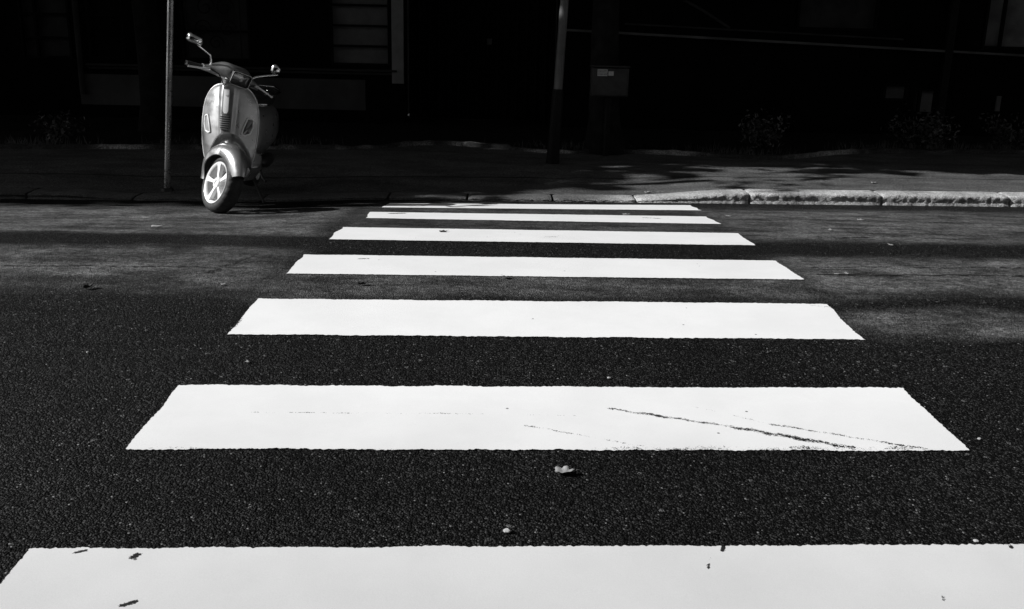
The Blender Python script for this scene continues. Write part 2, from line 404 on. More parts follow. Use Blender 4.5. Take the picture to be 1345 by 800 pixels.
# ------------------------------------------------------------------ crossing stripes
ST = [[(-1.099, 2.105), (1.331, 2.199), (1.34, 1.70), (-1.092, 1.61)],
      [(-1.069, 3.131), (1.427, 3.228), (1.429, 2.734), (-1.068, 2.647)],
      [(-1.043, 4.123), (1.465, 4.216), (1.458, 3.731), (-1.04, 3.645)],
      [(-1.026, 5.064), (1.481, 5.139), (1.495, 4.664), (-1.015, 4.583)],
      [(-.992, 6.141), (1.521, 6.186), (1.507, 5.649), (-.988, 5.586)],
      [(-.942, 7.115), (1.525, 7.211), (1.533, 6.684), (-.92, 6.67)],
      [(-.90, 7.96), (1.609, 8.24), (1.611, 7.754), (-.907, 7.521)]]
WEAR = {1: [((.369, 3.002), (.741, 2.878), .012, .70), ((.741, 2.878), (1.08, 2.741), .017, .74), ((.649, 3.033), (.868, 2.906), .007, .56), ((.868, 2.906), (1.30, 2.743), .010, .66),
            ((.092, 2.86), (.454, 2.72), .008, .60), ((-.775, 2.919), (-.028, 2.941), .006, .58), ((-1.0, 2.655), (.1, 2.68), .012, .54), ((.3, 2.70), (1.3, 2.745), .025, .58), ((-.028, 2.941), (.3, 2.94), .005, .52)],
        0: [((-.846, 2.072), (-.838, 2.084), .009, .85), ((-.80, 1.883), (-.778, 1.897), .008, .85), ((.508, 2.065), (.512, 2.085), .005, .75), ((.515, 2.10), (.525, 2.115), .003, .6), ((-.985, 2.088), (-.965, 2.10), .007, .75),
            ((.558, 2.145), (.566, 2.17), .006, .8), ((1.285, 2.18), (1.29, 2.19), .006, .8), ((1.018, 1.95), (1.022, 1.965), .005, .7)],
        2: [((1.38, 4.19), (1.47, 4.16), .012, .55), ((-1.04, 3.72), (-1.035, 3.85), .010, .6)],
        5: [((-.78, 7.02), (-.70, 7.05), .035, .75), ((1.05, 7.03), (1.15, 7.0), .03, .65), ((.1, 7.06), (.6, 7.10), .03, .42)],
        6: [((-.4, 8.0), (.3, 8.1), .05, .5), ((-.12, 8.02), (-.06, 8.05), .05, .8)],
        4: [((.0, 6.02), (.1, 6.03), .02, .5), ((.28, 5.85), (.34, 5.85), .03, .55)], 3: [((-.72, 4.97), (-.68, 4.98), .015, .7)]}
LAB = ['nearest white crossing stripe, cut off by the bottom edge of the photo', 'white crossing stripe with dark diagonal scratches at its right end, second from the camera',
       'white crossing stripe third from the camera, with a worn top right corner', 'white crossing stripe fourth from the camera, just beyond the fresh black asphalt',
       'narrow looking white crossing stripe third from the far kerb', 'thin looking white crossing stripe second from the far kerb, with small dark scuffs',
       'farthest white crossing stripe beside the far kerb, partly in shadow']
RES = [.004, .004, .006, .008, .01, .012, .012]
for i, s in enumerate(ST):
    TL, TR, BR, BL = [np.array(p) for p in s]
    nu = int(2.5 / RES[i]); nv = int(.5 / RES[i]); u = np.linspace(0, 1, nu + 1); v = np.linspace(0, 1, nv + 1)
    U, V = np.meshgrid(u, v, indexing='ij')
    P = ((1 - U)[..., None] * ((1 - V)[..., None] * BL + V[..., None] * TL) + U[..., None] * ((1 - V)[..., None] * BR + V[..., None] * TR))
    def nf(x, sd, f): return np.array([noise.noise(Vector((xx * f, sd, i * 7.7))) for xx in x])
    X = P[..., 0]; Y = P[..., 1]
    e0 = .008 * nf(u, 1, 14) + .004 * nf(u, 2, 90) + .006 * nf(u, 3, 230); e1 = .008 * nf(u, 4, 14) + .004 * nf(u, 5, 90) + .006 * nf(u, 6, 230)
    Y = Y + (1 - V) * e0[:, None] + V * e1[:, None]
    f0 = .012 * nf(v, 7, 3) + .003 * nf(v, 8, 30); f1 = .016 * nf(v, 9, 3) + .004 * nf(v, 10, 30)
    X = X + (1 - U) * f0[None, :] + U * f1[None, :]
    Z = roadz(X, Y) + .004
    edge = np.minimum(np.minimum(V, 1 - V) * .5, np.minimum(U, 1 - U) * 2.5)
    wear = .50 * np.exp(-edge / .005) + .05
    for (a, b, wd, st) in WEAR.get(i, []):
        a = np.array(a); b = np.array(b); L2 = ((b - a) ** 2).sum(); tt = np.clip(((X - a[0]) * (b - a)[0] + (Y - a[1]) * (b - a)[1]) / L2, 0, 1)
        wob = .25 * min(wd, math.sqrt(L2) * .1) * np.sin(tt * 23 + a[0] * 9)
        dd = np.hypot(X - a[0] - tt * (b - a)[0], Y + wob - a[1] - tt * (b - a)[1])
        mod = .5 + .5 * np.sin(X * 31 + i) * np.sin(X * 13.7 + 1)
        wear = np.maximum(wear, (st - .14 * mod * (L2 > .02)) * (1 - smn(0, wd * 1.9, dd) * .75) * (dd < wd * 2.2))
    nvv = nv + 1; vs = np.stack([X, Y, Z], -1).reshape(-1, 3)
    fs = [(a * nvv + b, (a + 1) * nvv + b, (a + 1) * nvv + b + 1, a * nvv + b + 1) for a in range(nu) for b in range(nv)]
    me = bpy.data.meshes.new('crossing_stripe'); me.from_pydata(vs.tolist(), [], fs); me.update()
    at = me.attributes.new('wear', 'FLOAT', 'POINT'); at.data.foreach_set('value', wear.reshape(-1).astype(np.float32))
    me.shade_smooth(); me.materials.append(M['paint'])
    o = bpy.data.objects.new('crossing_stripe', me); COL.objects.link(o)
    tag(o, LAB[i], 'road marking', 'white stripes of the pedestrian crossing')

# ------------------------------------------------------------------ facades (deep in shade)
FY = 13.5
def window_part(parent, x0, x1, z0, z1, bars_z=(), bars_x=(), pane='pale_panel', y=FY, fr=.03, label=None):
    f = MB(); g = .02
    for xx in (x0 - g / 2, x1 + g / 2): f.box((xx, y + .03, (z0 + z1) / 2), (fr, .07, z1 - z0 + 2 * g))
    for zz in (z0, z1): f.box(((x0 + x1) / 2, y + .033, zz), (x1 - x0 - fr, .068, fr))
    for zz in bars_z: f.box(((x0 + x1) / 2, y + .036, zz), (x1 - x0 - fr, .05, .028))
    for xx in bars_x: f.box((xx, y + .035, (z0 + z1) / 2), (.03, .06, z1 - z0 - fr))
    w = f.build('window', 'dark_wood', parent, smooth=False)
    if label: w['label'] = label
    MB().box(((x0 + x1) / 2, y + .075, (z0 + z1) / 2), (x1 - x0, .012, z1 - z0)).build('pane', pane, w, smooth=False)
    return w
# left house
hl = empty('house', (-6, FY, 0)); tag(hl, 'dark house at left with pale shuttered windows above a sill', 'building')
hl_inv = Matrix.Translation((6, -FY, 0))
def P(mb, name, mat, parent, org, **kw):      # build a mesh in world coordinates under an empty at org
    mb.xf(lambda v: v - Vector(org)); return mb.build(name, mat, parent, **kw)
class Sub:                                     # window_part in world coordinates under a moved parent
    pass
def win(parent, org, *a, **kw):
    w = window_part(None, *a, **kw); w.parent = parent; w.location = -Vector(org); return w
OL = (-6, FY, 0)
def wall_with_holes(mb, x0, x1, z0, z1, y, th, holes):
    hs = sorted(holes); cx = x0
    for (a, b, c, d) in hs:
        if a > cx: mb.box(((cx + a) / 2, y + th / 2, (z0 + z1) / 2), (a - cx, th, z1 - z0))
        if c > z0: mb.box(((a + b) / 2, y + th / 2, (z0 + c) / 2), (b - a, th, c - z0))
        if d < z1: mb.box(((a + b) / 2, y + th / 2, (d + z1) / 2), (b - a, th, z1 - d))
        cx = b
    if cx < x1: mb.box(((cx + x1) / 2, y + th / 2, (z0 + z1) / 2), (x1 - cx, th, z1 - z0))
lh = [(-6.35, -5.0, .76, 2.3), (-4.25, -3.33, .78, 2.3), (-2.28, -1.5, .755, 2.3)]
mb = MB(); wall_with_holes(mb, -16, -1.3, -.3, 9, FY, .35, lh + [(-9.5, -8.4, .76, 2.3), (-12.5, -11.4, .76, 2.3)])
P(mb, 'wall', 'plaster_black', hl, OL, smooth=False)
P(MB().box((-3.73, FY - .012, .365), (3.8, .018, .40)), 'plinth_panel', 'plaster', hl, OL, smooth=False, bevel=.003)
s_ = MB(); s_.box((-3.45, FY - .05, .690), (4.1, .09, .028)); s_.box((-3.45, FY - .03, .650), (4.08, .05, .03))
P(s_, 'window_sill', 'dim_panel', hl, OL, smooth=False, bevel=.004)
P(MB().box((-1.39, FY - .04, 1.54), (.155, .06, 2.02)), 'pilaster', 'pale_post', hl, OL, smooth=False, bevel=.004)
P(MB().tube([(-5.58, FY - .06, .3), (-5.58, FY - .06, 8.5)], .035, 12), 'drainpipe', 'dim_panel', hl, OL)
win(hl, OL, -6.33, -5.72, .77, 2.28, (1.02, 1.32, 1.75), (-6.15,), 'dim_panel')
win(hl, OL, -5.45, -5.02, .77, 2.28, (1.02, 1.32, 1.75), (), 'plaster_dark')
P(MB().box((-5.585, FY + .1, 1.53), (.20, .18, 1.5)), 'window_post', 'plaster_black', hl, OL, smooth=False)
win(hl, OL, -4.22, -3.36, .79, 2.28, (1.15, 1.6), (), 'dim_panel')
w3 = win(hl, OL, -2.26, -1.52, .765, 2.28, (1.0, 1.26, 1.52, 1.8), (), 'pale_panel', label='pale slatted shutter')
for a in (-9.5, -12.5): win(hl, OL, a + .03, a + 1.07, .79, 2.28, (1.5,), (a + .55,), 'window_glass')
# iron scrollwork of the second window
sw = MB()
for cx, cz, r in ((-3.95, 1.18, .12), (-3.62, 1.18, .12), (-3.78, 1.0, .10), (-3.9, 1.45, .13), (-3.65, 1.45, .13)):
    pts = [Vector((cx + r * (1 - t * .8) * math.cos(t * 9), FY - .04, cz + r * (1 - t * .8) * math.sin(t * 9))) for t in np.linspace(0, 1, 26)]
    sw.tube(pts, .009, 6)
for xx in (-4.15, -3.45): sw.tube([(xx, FY - .04, .8), (xx, FY - .04, 2.2)], .009, 6)
P(sw, 'window_grille', 'black_paint', hl, OL)
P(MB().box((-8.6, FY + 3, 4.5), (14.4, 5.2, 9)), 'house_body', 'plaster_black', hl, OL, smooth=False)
# entrance gate between the houses
gt = empty('entrance_gate', (-.3, 14.6, 0)); tag(gt, 'black entrance gate set back between the two houses', 'gate'); OG = (-.3, 14.6, 0)
P(MB().box((-.3, 14.65, 2.2), (2.1, .06, 5.0)), 'gate_panel', 'dark_wood', gt, OG, smooth=False)
g_ = MB()
for k in range(14): g_.box((-1.2 + k * .14, 14.60, 1.2), (.02, .03, 2.5))
P(g_, 'gate_bars', 'black_paint', gt, OG, smooth=False)
pl_ = MB().box((-.195, 14.56, 1.083), (.07, .02, .085)); P(pl_, 'door_plate', 'pale_panel', gt, OG, smooth=False, bevel=.004)
# right house
hr = empty('town_house', (6, FY, 0)); tag(hr, 'dark house at right with a long sloping pale ledge', 'building'); OR = (6, FY, 0)
rh = [(3.85, 4.95, 1.34, 2.4), (5.14, 5.46, .45, .66), (5.56, 5.86, .27, .62), (6.35, 7.6, 1.15, 2.6)]
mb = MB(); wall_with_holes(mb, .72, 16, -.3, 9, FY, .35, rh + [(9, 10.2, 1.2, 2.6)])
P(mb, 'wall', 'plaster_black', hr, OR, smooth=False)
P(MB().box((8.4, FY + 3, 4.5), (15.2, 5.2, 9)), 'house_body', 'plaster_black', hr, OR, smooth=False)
def ledge(x0, z0, x1, z1, th, dy, mat, name):
    mbb = MB().prism([(x0, FY - dy, z0 - th), (x1, FY - dy, z1 - th), (x1, FY - dy, z1), (x0, FY - dy, z0)], (0, dy + .01, 0))
    return P(mbb, name, mat, hr, OR, smooth=False, bevel=.003)
zl = lambda x: 1.285 - .0317 * (x - .79)
ledge(.75, zl(.75), 5.85, zl(5.85), .032, .10, 'ledge', 'ledge')
ledge(5.97, zl(5.97), 8.6, zl(8.6), .03, .10, 'ledge', 'ledge')
ledge(1.6, zl(1.6) + .115, 5.3, zl(5.3) + .115, .022, .045, 'dim_panel', 'upper_ledge')
P(MB().box((5.91, FY - .05, 3.9), (.10, .10, 8.4)), 'drainpipe', 'black_paint', hr, OR, smooth=False, bevel=.02)
P(MB().tube([(2.35, FY - .05, 1.68), (2.62, FY - .05, 1.55), (2.98, FY - .05, 1.34)], .018, 8), 'streak_bar', 'dim_panel', hr, OR)  # slanted pale bar added in place of a streak of light
win(hr, OR, 3.9, 4.92, 1.36, 2.38, (), (), 'dim_panel')
win(hr, OR, 5.16, 5.44, .46, .65, (), (), 'bright_pane')
win(hr, OR, 5.58, 5.84, .29, .60, (), (5.64,), 'pale_post')
win(hr, OR, 6.4, 7.55, 1.17, 2.58, (1.9,), (6.62, 7.1), 'bright_pane', label='window with bright panes standing in for a patch of light')  # pane colour raised to stand in for a patch of light
win(hr, OR, 9.03, 10.17, 1.22, 2.58, (), (9.6,), 'window_glass')
P(MB().box((6.69, FY - .03, .44), (.05, .04, .2)), 'meter_cover', 'pale_panel', hr, OR, smooth=False)

# unseen block added behind the camera to shut out sky light
ob = empty('sky_blocker', (0, -9, 0)); tag(ob, 'unseen dark block added behind the camera to shut out sky light', 'building'); OB = (0, -9, 0)
holes = [(-18 + i * 3, -16.8 + i * 3, 1.0, 2.6) for i in range(12)]
mb = MB(); wall_with_holes(mb, -20, 20, -.3, 3.4, -9.4, .4, holes); wall_with_holes(mb, -20, 20, 3.4, 7.0, -9.4, .4, [(a, b, 4.2, 5.9) for a, b, _, _ in holes]); wall_with_holes(mb, -20, 20, 7.0, 11, -9.4, .4, [(a, b, 7.8, 9.5) for a, b, _, _ in holes])
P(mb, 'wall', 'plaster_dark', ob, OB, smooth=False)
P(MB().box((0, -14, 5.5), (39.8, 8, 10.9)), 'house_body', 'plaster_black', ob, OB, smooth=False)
for a, b, _, _ in holes[::2]:
    w = window_part(None, a + .02, b - .02, 1.02, 2.58, (1.8,), ((a + b) / 2,), 'window_glass', y=-9.25); w.parent = ob; w.location = (0, 9, 0)

# ------------------------------------------------------------------ poles and box
def signpost():
    x, y = -2.875, 8.484; z = walkz(x, y); t = empty('signpost', (x, y, z)); tag(t, 'slim bare metal signpost on the pavement, left of the scooter', 'post')
    MB().tube([(-.004, 0, -.05), (0, 0, .02), (.115, 0, 1.3), (.275, 0, 3.1)], .027, 20).build('pole', 'galv', t)
    MB().tube([(0, 0, -.005), (0, 0, .03), (0, 0, .035)], [.052, .05, .034], 20).build('collar', 'dark_metal', t)
    d = MB().lathe_x([(-.004, .001), (-.004, .27), (.004, .27), (.004, .001)], (0, 0, 0), 40)
    d.xf(lambda v: Vector((v.y + .25, v.x - .04, v.z + 2.85))); d.build('sign_plate', 'galv', t)
signpost()
def lamp():
    x, y = .54, 10.1; z = walkz(x, y); t = empty('lamp_post', (x, y, z)); tag(t, 'leaning pale grey lamp post with a black lower sleeve, in the middle', 'street lamp')
    lean = lambda h: (.040 * h - .01, 0, h)
    MB().tube([lean(.72), lean(1.2), lean(3), lean(5.2)], [.046, .043, .04, .036], 24).build('pole', 'pole_paint', t)
    MB().tube([lean(-.05), lean(.05), lean(.3), lean(.70), lean(.745)], [.075, .066, .06, .058, .05], 24).build('sleeve', 'black_paint', t)
    MB().tube([lean(5.2), (.2, -.3, 5.45), (.22, -.9, 5.55)], [.035, .03, .028], 12).build('arm', 'pole_paint', t)
    MB().ell((.22, -1.15, 5.53), (.13, .32, .06)).build('lamp_head', 'pole_paint', t)
lamp()
def cabinet():
    x, y = 1.14, 10.75; z = walkz(x, y); t = empty('meter_box', (x, y, z)); tag(t, 'dull metal box with small white stickers, in front of the dark trunk', 'utility box')
    MB().box((0, 0, .79), (.395, .16, .30)).build('housing', 'box_metal', t, smooth=False, bevel=.012)
    MB().box((0, -.084, .79), (.36, .012, .28)).build('door', 'box_metal', t, smooth=False, bevel=.005)
    MB().box((0, 0, .951), (.415, .19, .014)).build('cover', 'dim_panel', t, smooth=False, bevel=.004)
    MB().tube([(0, .03, -.1), (0, .03, .65)], .035, 12).build('post', 'black_paint', t)
    st = MB().box((-.085, -.093, .888), (.105, .004, .07)); st.box((.005, -.093, .880), (.055, .004, .045))
    s1 = st.build('sticker', 'label_white', t, smooth=False)
    tx = MB()
    for r_ in range(4):
        zz = .912 - r_ * .014
        x0 = -.13
        while x0 < -.045:
            wd = random.uniform(.005, .016); tx.box((x0 + wd / 2, -.0962, zz), (wd, .001, .005)); x0 += wd + .004
    tx.build('print', 'black_paint', s1, smooth=False)
cabinet()

# ------------------------------------------------------------------ trees
def leaf_cloud(mb, n, cen, rad, size, seed, ncl=130):
    rg = np.random.default_rng(seed)
    cl = rg.uniform(-1, 1, (ncl * 3, 3)); cl = cl[(cl ** 4).sum(1) < 1.0][:ncl]; ncl = len(cl)
    cl = cl * np.array(rad) + np.array(cen)
    for i in range(n):
        c = cl[rg.integers(ncl)] + rg.normal(size=3) * np.array(rad) * .11
        a = rg.normal(size=3); a /= np.linalg.norm(a); b = np.cross(a, rg.normal(size=3)); b /= np.linalg.norm(b)
        s = size * rg.uniform(.6, 1.4); a = a * s; b = b * s * .6
        mb.add([c - a, c + b, c + a, c - b], [(0, 1, 2, 3)])
def tree(x, y, r, label, h=5.0, crown=(0, 0, 6.0), rad=(4.0, 3.0, 1.8), seed=1, n=9000, size=.17, spray=None):
    z = walkz(x, y) if y > 8 else 0; t = empty('street_tree', (x, y, z)); tag(t, label, 'tree', 'street trees along the pavement')
    k = MB(); pts = []; rs = []
    for i in range(12):
        u = i / 11; pts.append((crown[0] * u * .5 + .05 * math.sin(u * 5 + seed), crown[1] * u ** 2 * .6 + .04 * math.cos(u * 4), -.1 + u * h)); rs.append(r * (1.0 + .55 * math.exp(-u * 22) - .45 * u))
    k.tube(pts, rs, 18)
    for q in range(9):
        a = q * 2.4 + seed; b0 = Vector(pts[7 + q % 4]); e = Vector((crown[0] + math.cos(a) * rad[0] * .65, crown[1] + math.sin(a) * rad[1] * .65, crown[2] + random.uniform(-.5, .7)))
        k.tube([b0, b0.lerp(e, .5) + Vector((0, 0, .3)), e], [r * .4, r * .25, r * .08], 8)
    k.build('trunk', 'bark', t)
    c = MB(); leaf_cloud(c, n, crown, rad, size, seed)
    if spray: leaf_cloud(c, spray[2], spray[0], spray[1], size, seed + 50, 26)  # loose extra leaves added to streak the pavement with shade
    c.build('crown', 'leaf', t, smooth=False)
tree(1.15, 11.02, .17, 'dark tree trunk behind the metal box, right of the lamp post', crown=(0, .6, 5.6), seed=3, rad=(4.4, 3.0, 1.8), n=8000)
tree(-9.5, 10.6, .2, 'street tree left of the frame, shading the pavement', crown=(-2.9, -1.08, 5.6), rad=(4.0, 2.75, 1.3), seed=5, n=17000, spray=((2.4, -1.2, 5.6), (2.2, 2.5, 1.2), 420))
tree(-16.5, 10.4, .2, 'street tree farthest to the left', crown=(-3.0, -.9, 5.7), rad=(4.0, 2.75, 1.3), seed=6, n=16000)
tree(-4.2, 12.0, .16, 'street tree close to the house wall with its crown above the scooter', crown=(.2, -.3, 5.4), seed=8, rad=(4.0, 2.6, 1.2), n=14000)
tree(-12.6, 12.6, .16, 'slim unseen tree added left of the frame to shade the house wall', crown=(1.2, -.2, 5.3), seed=12, rad=(4.6, 1.9, 1.9), n=13000)  # extra tree put in to keep the sun off the left house
tree(8.9, 11.4, .2, 'street tree right of the frame', crown=(0, .4, 5.6), seed=9, rad=(4.2, 3.0, 1.8))

# ------------------------------------------------------------------ shrubs and grass of the bed
def shrub(x, y, r, h, label, seed, n=500):
    z = walkz(x, y); t = empty('shrub', (x, y, z)); tag(t, label, 'shrub', 'low shrubs in the planting bed')
    rg = np.random.default_rng(seed); st = MB(); lf = MB()
    for i in range(14):
        a = rg.uniform(0, 6.28); q = rg.uniform(.3, 1) * r; e = Vector((math.cos(a) * q, math.sin(a) * q, h * rg.uniform(.5, 1)))
        st.tube([(0, 0, 0), e * .5 + Vector((0, 0, h * .15)), e], [.006, .004, .002], 5)
        for j in range(n // 14):
            u = rg.uniform(.35, 1.05); c = e * u + Vector(rg.normal(size=3) * .05 * (r / .3))
            d = Vector(rg.normal(size=3)).normalized() * .028 * rg.uniform(.6, 1.3); b = d.cross(Vector(rg.normal(size=3))).normalized() * .012
            lf.add([c - d, c + b, c + d, c - b], [(0, 1, 2, 3)])
    st.build('stems', 'bark', t); lf.build('foliage', 'shrub_leaf', t, smooth=False)
M['shrub_leaf'] = simple('shrub_leaf', .06, .45, vary=.6, nscale=4, spec=.5)
shrub(5.15, 12.1, .42, .42, 'low leafy shrub under the small basement window', 11, 700)
shrub(6.3, 12.15, .35, .38, 'shrub nearest the right edge of the photo, behind the curved bed edging', 12, 600)
shrub(3.05, 11.5, .32, .42, 'dim shrub behind the bend of the bed edging', 13)
shrub(-4.9, 11.0, .3, .28, 'scraggy low shrub at the far left of the bed', 14, 300)
shrub(-2.95, 11.05, .34, .22, 'low scrub growing between signpost and scooter', 15, 500)
g_ = MB()
for i in range(1500):
    cx = rng.choice([-5.0, -3.1, -2.7, 2.6, 4.6, 5.6, 6.4, 0.9]) + rng.normal() * .35; cy = bedy(cx) + .12 + abs(rng.normal()) * .25; z = walkz(cx, cy) + .02
    hh = rng.uniform(.03, .10); dx, dy = rng.normal(size=2) * .03; w = .004
    g_.add([(cx - w, cy, z - .02), (cx + w, cy, z - .02), (cx + dx, cy + dy, z + hh)], [(0, 1, 2)])
tag(g_.build('grass', 'shrub_leaf', smooth=False), 'sparse dark grass tufts along the bed edging', 'grass', kind='stuff')

# ------------------------------------------------------------------ fallen leaves and pebbles
def leaf(x, y, s, rot, label, mat='dry_leaf', walk=False, curl=.2, h=.35):
    s = s * .68
    z = (walkz(x, y) if walk else float(roadz(x, y))) + .005
    n = 22; pts = []; lob = random.choice([3, 5, 5]); ph = random.random() * 6
    vs = [(0, 0, .12 * s)]; rings = []
    for rr in (.5, 1.0):
        ring = []
        for k in range(n):
            a = 2 * math.pi * k / n; rad = s * rr * (.62 + .38 * abs(math.cos(a * lob / 2 + .3))) * (1.15 if abs(a - math.pi) > 2.6 else 1)
            px, py = rad * math.cos(a), rad * .72 * math.sin(a)
            pz = abs(py) * curl * 1.6 + (px * px / s) * curl * .8 + .10 * s * noise.noise(Vector((px / s * 2.3, py / s * 2.3, ph))) * rr
            ring.append((px, py, pz + .02 * s))
        vs += ring
    fs = [(0, 1 + k, 1 + (k + 1) % n) for k in range(n)] + [(1 + k, 1 + n + k, 1 + n + (k + 1) % n, 1 + (k + 1) % n) for k in range(n)]
    zmin = min(v[2] for v in vs)
    vs = [(v[0], v[1], v[2] - zmin) for v in vs]
    m = MB().add(vs, fs)
    m.tube([(s * .95, 0, .12 * s), (s * 1.3, .08 * s, .3 * s), (s * 1.6, .22 * s, .25 * s)], [.02 * s, .018 * s, .015 * s], 6)
    rm = Matrix.Rotation(rot, 3, 'Z'); m.xf(lambda v: rm @ v)
    o = m.build('fallen_leaf', mat, None, angle=70); o.location = (x, y, z)
    so = o.modifiers.new('thick', 'SOLIDIFY'); so.thickness = .0012
    tag(o, label, 'leaf', 'fallen leaves on road and pavement'); return o
leaf(.193, 2.538, .043, .1, 'curled pale leaf on black asphalt, between the two nearest stripes, larger', curl=.45)
leaf(-2.125, 6.018, .055, .6, 'pale jagged leaf on the road in front of the scooter wheel')
leaf(-1.251, 4.345, .020, 1.2, 'small white leaf left of the fourth stripe')
leaf(-.629, 4.394, .038, 0.2, 'dull leaf on asphalt just in front of the fourth stripe, left part', 'dark_leaf', curl=.6)
leaf(.037, 4.577, .035, 2.2, 'dull leaf against the front edge of the fourth stripe, near its middle', 'dark_leaf')
leaf(-1.818, 4.234, .04, .8, 'dark curled leaf on the road at the far left', 'dark_leaf', curl=.7)
leaf(.937, 7.223, .045, .5, 'pale leaf lying at the back edge of the second farthest stripe')
leaf(1.708, 7.244, .032, 2.5, 'pale leaf just right of the two farthest stripes')
leaf(2.202, 6.44, .03, 1.2, 'pale leaf on the road right of the crossing, in line with the fifth stripe')
leaf(2.653, 7.124, .042, .2, 'pale leaf on the road close to the right kerb')
leaf(1.70, 4.80, .022, .2, 'left of two small pale leaves right of the fourth stripe')
leaf(1.755, 4.815, .024, 1.4, 'right of two small pale leaves right of the fourth stripe')
leaf(2.34, 5.746, .026, 1.9, 'tiny pale leaf alone on the road at right')
leaf(-.894, 3.352, .014, 1.9, 'tiny pale leaf left of centre between second and third stripe')
leaf(1.307, 8.71, .05, .9, 'pale leaf on the pavement behind the sloping kerb end', walk=True)
leaf(3.507, 9.20, .045, .4, 'pale leaf on the pavement at right, behind the high kerb', walk=True)
leaf(-2.42, 6.66, .03, .4, 'small pale leaf left of the front wheel of the scooter')
leaf(-.35, 5.99, .04, .4, 'dark leaf on the fifth stripe, upper left part', 'dark_leaf')
def pebble(x, y, s, label):
    z = float(roadz(x, y)); m = MB().ell((0, 0, s * .4), (s, s * .8, s * .55), nu=12, nv=8)
    m.xf(lambda v: v * (1 + .35 * noise.noise(v * (1.3 / s) + Vector((x, y, 0)))))
    o = m.build('pebble', 'pebble', None, angle=30); o.location = (x, y, z + .002); tag(o, label, 'pebble', 'pale pebbles on the asphalt')
pebble(.033, 2.218, .010, 'pale pebble on black asphalt just behind the nearest stripe')
pebble(1.502, 2.822, .006, 'tiny pale pebble right of the scratched stripe')
pebble(.396, 3.267, .007, 'tiny pale pebble just behind the scratched stripe')
pebble(1.21, 2.21, .007, 'tiny pale pebble at the right end of the nearest stripe')
pebble(-1.49, 3.42, .006, 'tiny pale pebble on black asphalt at the left')

# ------------------------------------------------------------------ scooter (front towards -y, standing on its side stand)
SX, SY = -2.09, 7.22
LEAN, YAW, STEER = R(4.2), R(3), R(41)
sc = empty('motor_scooter', (SX, SY, float(roadz(SX, SY))), (0, LEAN, YAW))
tag(sc, 'grey motor scooter parked at the far kerb, front wheel turned', 'scooter')
AX_P = Vector((0, .055, .215)); AX_D = Vector((0, math.sin(R(26)), math.cos(R(26))))
RS = Matrix.Rotation(STEER, 3, AX_D)
def st(v): return RS @ (Vector(v) - AX_P) + AX_P
WR = .215
# front wheel
def wheel(c, steer, name):
    fn = st if steer else (lambda v: v)
    hub = MB().lathe_x([(-.05, .001), (-.05, .028), (-.035, .045), (.03, .045), (.05, .03), (.05, .001)], c, 32)
    for k in range(5):
        a = k * 2 * math.pi / 5 + .3
        for q in range(1):
            cc = Vector((c[0] - .045, c[1] + .03 * math.sin(a + .3), c[2] + .03 * math.cos(a + .3)))
            hub.tube([cc, cc + Vector((-.012, 0, 0))], .007, 8)
    h = hub.xf(fn).build(name, 'silver', sc)
    prof = [(-.058, .148), (-.060, .156), (-.054, .158), (-.040, .147), (.040, .147), (.054, .158), (.060, .156), (.058, .148), (.045, .134), (-.040, .134)]
    rim = MB().lathe_x(prof, c, 72)
    for k in range(5):
        a = k * 2 * math.pi / 5 + .35
        er = Vector((0, math.sin(a), math.cos(a))); et = Vector((0, math.cos(a), -math.sin(a))); C0 = Vector(c)
        def sect(r, w, x0, x1): return [C0 + er * r + et * w + Vector((x0, 0, 0)), C0 + er * r - et * w + Vector((x0, 0, 0)), C0 + er * r - et * w * .8 + Vector((x1, 0, 0)), C0 + er * r + et * w * .8 + Vector((x1, 0, 0))]
        rim.rings([sect(.028, .012, -.046, -.02), sect(.06, .0105, -.048, -.02), sect(.10, .014, -.050, -.02), sect(.142, .021, -.054, -.02)])
    rim.lathe_x([(-.055, .02), (-.055, .038), (-.045, .045), (0, .045), (0, .02)], c, 32)
    rim.xf(fn).build('rim', 'alloy', h)
    # tyre with tread
    prof = [(-.052, .152), (-.060, .165), (-.062, .180), (-.056, .196), (-.042, .208), (-.022, .214), (0, .2155), (.022, .214), (.042, .208), (.056, .196), (.062, .180), (.060, .165), (.052, .152)]
    n = 240; vs = []; m = len(prof)
    for k in range(n):
        for j, (x, r) in enumerate(prof):
            ph = (k + abs(x) * 160) % 10
            rr = r - (.005 if (2 < j < 10 and ph < 2.2 and j != 6) else 0) - (.004 if j in (5, 7) and False else 0)
            a = 2 * math.pi * k / n; vs.append((c[0] + x, c[1] + rr * math.sin(a), c[2] + rr * math.cos(a)))
    fs = [(k * m + j, k * m + j + 1, ((k + 1) % n) * m + j + 1, ((k + 1) % n) * m + j) for k in range(n) for j in range(m - 1)]
    MB().add(vs, fs).xf(fn).build('tyre', 'rubber', h, angle=50)
    # brake disc on the left side
    MB().lathe_x([(.064, .05), (.064, .10), (.068, .10), (.068, .05)], c, 40).xf(fn).build('brake_disc', 'dark_metal', h)
    return h
wheel((0, 0, WR), True, 'front_wheel')
wheel((0, 1.28, WR), False, 'rear_wheel')
# fork
f = MB().tube([(.095, .0, .215), (.10, .05, .30), (.095, .07, .40), (.05, .12, .47), (0, .15, .47)], [.024, .026, .027, .028, .03], 14)
f.tube([(.075, 0, .215), (.112, 0, .215)], .03, 16)
f.xf(st).build('fork', 'dark_metal', sc)
MB().tube([(.118, -.02, .20), (.122, .06, .27), (.12, .08, .36), (.10, .08, .42)], .006, 8).xf(st).build('brake_hose', 'chrome', sc)
sp = MB()
pts = [Vector((.085 + .026 * math.cos(t * 34), .075 + .026 * math.sin(t * 34), .27 + t * .17)) for t in np.linspace(0, 1, 60)]
sp.tube(pts, .005, 6).xf(st).build('spring', 'dark_metal', sc)
